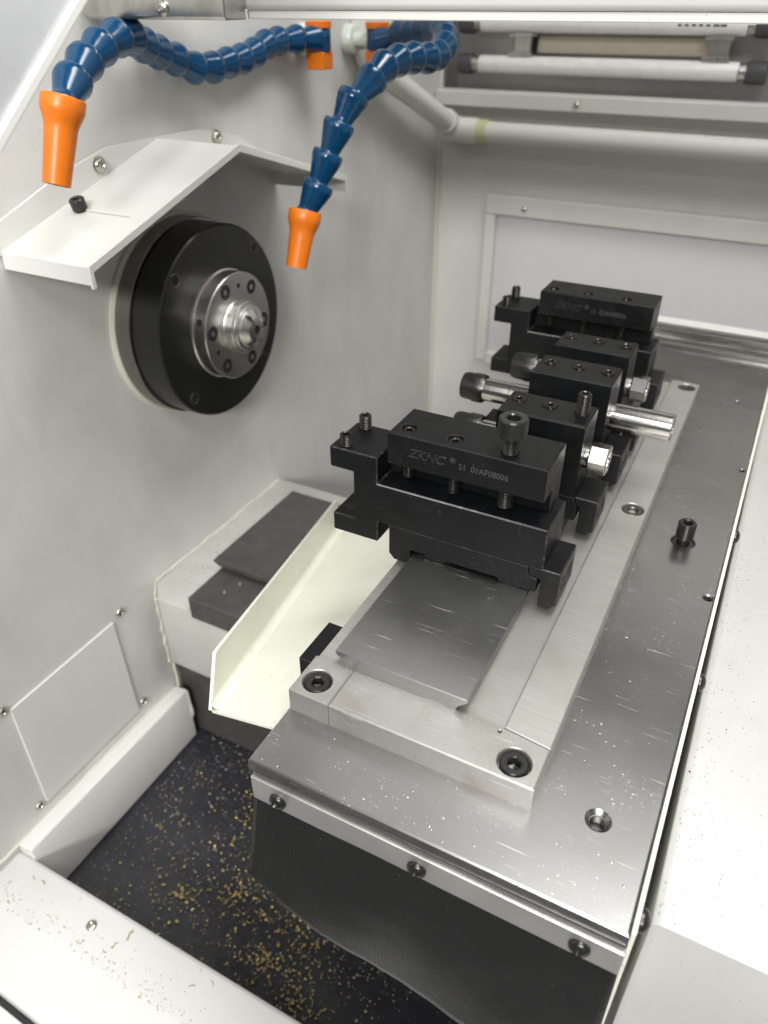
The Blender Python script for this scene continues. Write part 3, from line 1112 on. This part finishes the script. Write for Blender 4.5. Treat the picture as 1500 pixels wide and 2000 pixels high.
def holder(y0, label, group, cap=True):
    t = thing("tool_holder", label, "tool holder", (-145, y0 + 20, 29.6), group)
    t['_org'] = [-145, y0 + 20, 29.6]
    m = "black_oxide"
    y1 = y0 + 46
    # left upright with head and foot (an E shaped end)
    b = B().prism([(-246, 103), (-246, 86.5), (-227.4, 86.5), (-227.4, 47.5), (-245.4, 47.5), (-245.4, 32), (-208.2, 32), (-208.2, 49.8), (-85.4, 49.8),
                   (-85.4, 82), (-208.2, 82), (-208.2, 103)], y0, y0 + 40.4, 'y', bev=0.9)
    part("body", b, m, t)
    # upper bar: overhanging lip with a stem behind
    ya = y0 + 0.6
    b = B().drilled([(-200.2, ya), (-91.2, ya), (-91.2, y0 + 40), (-200.2, y0 + 40)], [(-190, y0 + 12.5, 5.0, 0.9, 14), (-156.5, y0 + 12.5, 5.0, 0.9, 14), (-119.5, y0 + 12.5, 5.0, 0.9, 14)], 101.5, 124.8, 0.8)
    b.prism([(y0 + 20.5, 82.2), (y0 + 20.5, 98), (y0 + 17.5, 101.3), (y0 + 40, 101.3), (y0 + 40, 82.2)], -200.2, -91.2, 'x', bev=0.5)
    part("clamp_bar", b, m, t)
    part("back_web", B().box(-208.0, -200.4, y0 + 20.5, y0 + 40, 82.2, 103.0, 0.3), m, t)
    # carriage on the dovetail with pocketed underside
    b = B().prism([(-199, 49.6), (-199, 25.5), (-195, 20.8), (-182, 20.8), (-182, 33.2), (-171, 33.2), (-169, 30.0), (-156, 30.0), (-154.5, 33), (-116, 33), (-114, 30.0), (-88.6, 30.0),
                   (-88.6, 41.7), (-91, 41.7), (-95, 43.2), (-95.5, 49.6)], y0 + 0.4, y0 + 36, 'y', bev=0.25)
    part("carriage", b, m, t)
    # gib clamp on the right
    b = B().prism([(-95.1, 51), (-73.2, 51), (-73.2, 24), (-78, 19), (-86, 19), (-86, 42.2), (-90.6, 42.2), (-94.7, 43.7)], y0 + 0.2, y0 + 38, 'y', bev=0.7)
    g = part("gib_clamp", b, m, t)
    for yy in (11, 27):
        b = B().lathe([(5.6, 0), (5.2, 0.2), (4.8, 0.02), (0, 0.02)], place((-73.1, y0 + yy, 37), (1, 0, 0)), 20)
        part("screw_recess", b, "pit_black", g)
    # screws through the lip
    for k, x in enumerate((-190, -156.5) if cap else (-190, -156.5, -119.5)):
        b = B()
        set_screw(b, place((x, y0 + 12.5, 0), (0, 0, 1), k), 4.6, 114, 123.6, 1.2)
        b.lathe([(5.95, 124.5), (5.85, 124.95), (5.2, 124.75), (5.05, 123.9)], place((x, y0 + 12.5, 0)), 28)
        b.lathe(threads(4.2, 84 if k else 88, 101.3, 1.2, 0.6), place((x, y0 + 12.5, 0)), 20)
        part("set_screw", b, "screw_steel", t)
    for dy_, h in ((6.5, 9.0), (34.5, 11.0)):
        b = B()
        set_screw(b, place((-235.8, y0 + dy_, 103)), 4.5, -4, h, 1.35)
        part("set_screw", b, "screw_steel", t)
    b = B().lathe([(5.0, 47.55), (4.6, 47.8), (4.0, 47.58), (0, 47.58)], place((-236.5, y0 + 13, 0)), 20)
    part("tapped_hole", b, "pit_black", t)
    # laser marking
    b = text_mesh("ZKNC", 9.2, 1.0, (-185.2, y0 + 0.55, 110.2), outline=True, shear=0.35)
    part("logo", b, "mark_grey", t)
    b = text_mesh("\u00ae", 5.6, 0.95, (-155.2, y0 + 0.55, 113.5))
    part("registered_mark", b, "mark_grey", t)
    b = text_mesh("S1  01AF08006", 6.4, 0.86, (-149.0, y0 + 0.55, 110.2))
    part("lettering", b, "mark_grey", t)
    return t


holder(389.8, "nearest black tool holder, with the knurled bolt and a clear serial number", "black tool holders")
holder(718.0, "farthest black tool holder, at the back end of the row", "black tool holders", cap=False)
# bolt standing in the near holder
t = thing("clamp_bolt", "knurled black cap bolt standing up from the top of the nearest tool holder", "bolt", (-119.5, 402.5, 125))
b = B()
b.lathe(threads(5.4, 84, 136.5, 1.6, 0.7), place((-119.5, 402.5, 0)), 28)
part("shank", b, "screw_black", t)
b = B()
socket_head(b, place((-119.5, 402.5, 136.5), (0, 0, 1), 0.25), 9.4, 12.5, 4.6, 8, knurl=True, cham=1.0, n=96)
part("head", b, "screw_black", t)


def block(y0, y1, label, raised=False):
    t = thing("tool_block", label, "tool block", (-125, (y0 + y1) / 2, 29.6), "narrow black tool blocks between the two holders")
    m = "black_oxide"
    ym = (y0 + y1) / 2 + 3
    b = B().drilled([(-157.5, y0), (-91.2, y0), (-91.2, y1), (-157.5, y1)], [(x, ym, 5.1, 0.7, 9) for x in (-147.6, -123.6, -99.4)], 50.2, 110, 1.5)
    part("body", b, m, t)
    b = B().prism([(-199, 49.9), (-199, 25.5), (-195, 20.8), (-182, 20.8), (-182, 30), (-88.6, 30), (-88.6, 41.7), (-91, 49.9)], y0 + 0.4, y1 - 2, 'y', bev=0.4)
    part("carriage", b, m, t)
    b = B().prism([(-90.6, 51), (-73.2, 51), (-73.2, 24), (-78, 19), (-86, 19), (-86, 42.2), (-88.4, 44)], y0 + 0.2, y1 - 2, 'y', bev=0.7)
    g = part("gib_clamp", b, m, t)
    for yy in (9, 24):
        b = B().lathe([(5.2, 0), (4.8, 0.2), (4.4, 0.02), (0, 0.02)], place((-73.1, y0 + yy, 37), (1, 0, 0)), 20)
        part("screw_recess", b, "pit_black", g)
    for k, x in enumerate((-147.6, -123.6, -99.4)):
        h = 16 if (raised and k == 2) else 1.6
        b = B()
        set_screw(b, place((x, ym, 110), (0, 0, 1), k * 0.7), 4.9, -7, h, 1.5)
        part("set_screw", b, "screw_steel", t)
    return t


block(485.0, 521.5, "black tool block just behind the nearest holder, one of its three set screws standing high", True)
block(563.0, 602.0, "middle black tool block, carrying the long polished steel sleeve")
block(628.5, 663.5, "black tool block just in front of the farthest holder, partly hidden")


def hexprof(R):
    return lambda a, r, t: hexr(a, r)


def collet_nut(b, M, R, L, n=36):
    """castellated collet nut: hexagon front and round skirt, front face at t=0"""
    def rf(a, r, t):
        if 4 < t < L * 0.52 and r > R * 0.9:
            return min(r, hexr(a, R * 1.06))
        return r
    b.lathe([(R * 0.45, 4), (R * 0.5, 0.4), (R * 0.88, 0), (R, 4.2), (R, L * 0.5), (R * 1.0, L * 0.54), (R, L * 0.9), (R * 0.94, L), (R * 0.6, L)], M, n, rfun=rf)


# collet holder in the middle block
t = thing("collet_holder", "collet chuck with dark nut and bright shank sticking left from the middle tool block", "collet holder", (-180, 582.5, 75), "collet holders in the tool blocks")
MXc = place((0, 582.5, 75.5), (1, 0, 0))
b = B()
collet_nut(b, MXc @ Matrix.Translation((0, 0, -222)), 12.8, 20)
part("collet_nut", b, "nut_steel", t)
b = B()
b.lathe([(10, -202.5), (10, -178), (9.5, -177.5), (9.5, -176.5), (10, -176), (10, -157.6)], MXc, 36)
part("shank", b, "bright_steel", t)
# sleeve on the right
t = thing("boring_sleeve", "long polished steel sleeve sticking out right of the middle tool block", "sleeve", (-60, 582.5, 75))
b = B()
def flat(a, r, t):
    return r
b.lathe([(0, -91), (11.2, -91), (11.2, -42), (10.4, -41), (6.5, -41), (6.2, -60), (0, -60)], MXc, 40)
part("tube", b, "bright_steel", t)

for (yc, zc, lab, lab2) in ((503.5, 77.5, "collet chuck behind the nearest holder, dark nut half hidden behind its top", 1),
                            (646, 75.5, "black collet chuck beside the farthest holder, bright hexagon end at right", 2)):
    t = thing("collet_holder", lab, "collet holder", (-140, yc, zc), "collet holders in the tool blocks")
    Mx = place((0, yc, zc), (1, 0, 0))
    b = B()
    collet_nut(b, Mx @ Matrix.Translation((0, 0, -197)), 13.2, 22)
    part("collet_nut", b, "black_flange", t)
    b = B().lathe([(10, -176), (10, -157.6)], Mx, 32)
    part("shank", b, "bright_steel", t)
    b = B()
    b.lathe([(9, -91), (9, -88)], Mx, 30)
    b.lathe([(8, -88), (11.2, -88), (12, -87), (12, -75), (11.2, -74), (7, -74), (6.4, -75), (6.4, -84), (0, -84)], Mx @ Matrix.Rotation(0.35, 4, 'Z'), 36, rfun=lambda a, r, t: hexr(a, r) if r > 7.5 else r)
    part("hexagon_end", b, "bright_steel", t)

# ================================================================== CHIPS AND DROPS
def scatter(name, n, region, mat, smin, smax, zf, label=None, flat_=0.5, curl=False, clump=None):
    b = B()
    for i in range(n):
        x, y = region(i)
        s = random.uniform(smin, smax) * (1.6 if random.random() < 0.06 else 1)
        z = zf(x, y)
        if curl:
            a0 = random.uniform(0, 6.28)
            L = s * random.uniform(1.5, 4)
            p = [Vector((x + L * (k / 4 - .5) * cos(a0) + s * .5 * sin(a0) * sin(k * 1.3), y + L * (k / 4 - .5) * sin(a0) - s * .5 * cos(a0) * sin(k * 1.3), z + s * 0.25)) for k in range(5)]
            b.tube(p, s * 0.22, 4)
        else:
            a0 = random.uniform(0, 6.28)
            e_ = random.uniform(0.6, 1.3)
            vs_ = [(x, y, z + s * flat_)]
            for k in range(6):
                a = a0 + k * pi / 3
                vs_.append((x + s * 0.55 * cos(a) * e_, y + s * 0.55 * sin(a), z + s * flat_ * 0.55))
            for k in range(6):
                a = a0 + k * pi / 3
                vs_.append((x + s * 0.7 * cos(a) * e_, y + s * 0.7 * sin(a), z - 0.1))
            fs_ = [(0, 1 + k, 1 + (k + 1) % 6) for k in range(6)] + [(1 + k, 7 + k, 7 + (k + 1) % 6, 1 + (k + 1) % 6) for k in range(6)]
            b.add(vs_, fs_)
    o = solo(name, b, mat, (0, 0, 0), label, None, "stuff", smooth=70)
    return o


scatter("coolant_drops", 3000, lambda i: (random.uniform(-540, -140), random.uniform(236, 640)), "oil_drop", 0.45, 1.7, lambda x, y: ZF + 2)
def clumpy(i):
    c = [(-420, 300), (-360, 330), (-300, 290), (-260, 320), (-330, 400), (-400, 420), (-240, 262), (-290, 350)]
    k = c[i % len(c)]
    sg = 8 + 9 * (i % 6)
    return random.gauss(k[0], sg), max(236, random.gauss(k[1], sg))
scatter("brass_chips", 900, clumpy, "brass", 0.6, 2.3, lambda x, y: ZF + 2.5, flat_=0.5)
scatter("brass_curls", 150, clumpy, "brass", 0.8, 2.2, lambda x, y: ZF + 2.5, curl=True)
scatter("sill_chips", 260, lambda i: (random.uniform(-560, -230), 180 + abs(random.gauss(0, 12))), "chip_green", 0.3, 1.3, lambda x, y: -405.2 + (y - 205) * 0.022, flat_=0.4)
scatter("sill_swarf", 14, lambda i: (random.uniform(-550, -230), random.uniform(186, 225)), "chip_green", 1.2, 2.4, lambda x, y: -405.0 + (y - 205) * 0.022, curl=True)
scatter("plate_chips", 60, lambda i: (random.uniform(-190, 15), random.uniform(212, 249) if i % 3 else random.uniform(212, 420)) if True else None, "bright_steel", 0.4, 0.9, lambda x, y: 0.05, flat_=0.35, curl=False)
scatter("cover_grit", 320, lambda i: (31 + abs(random.gauss(0, 16)), random.uniform(240, 620)), "gasket", 0.2, 0.55, lambda x, y: -23.95, flat_=0.3)
scatter("housing_grit", 140, lambda i: (random.uniform(-560, -480), random.uniform(500, 740)), "gasket", 0.4, 1.2, lambda x, y: -217.9, flat_=0.3)
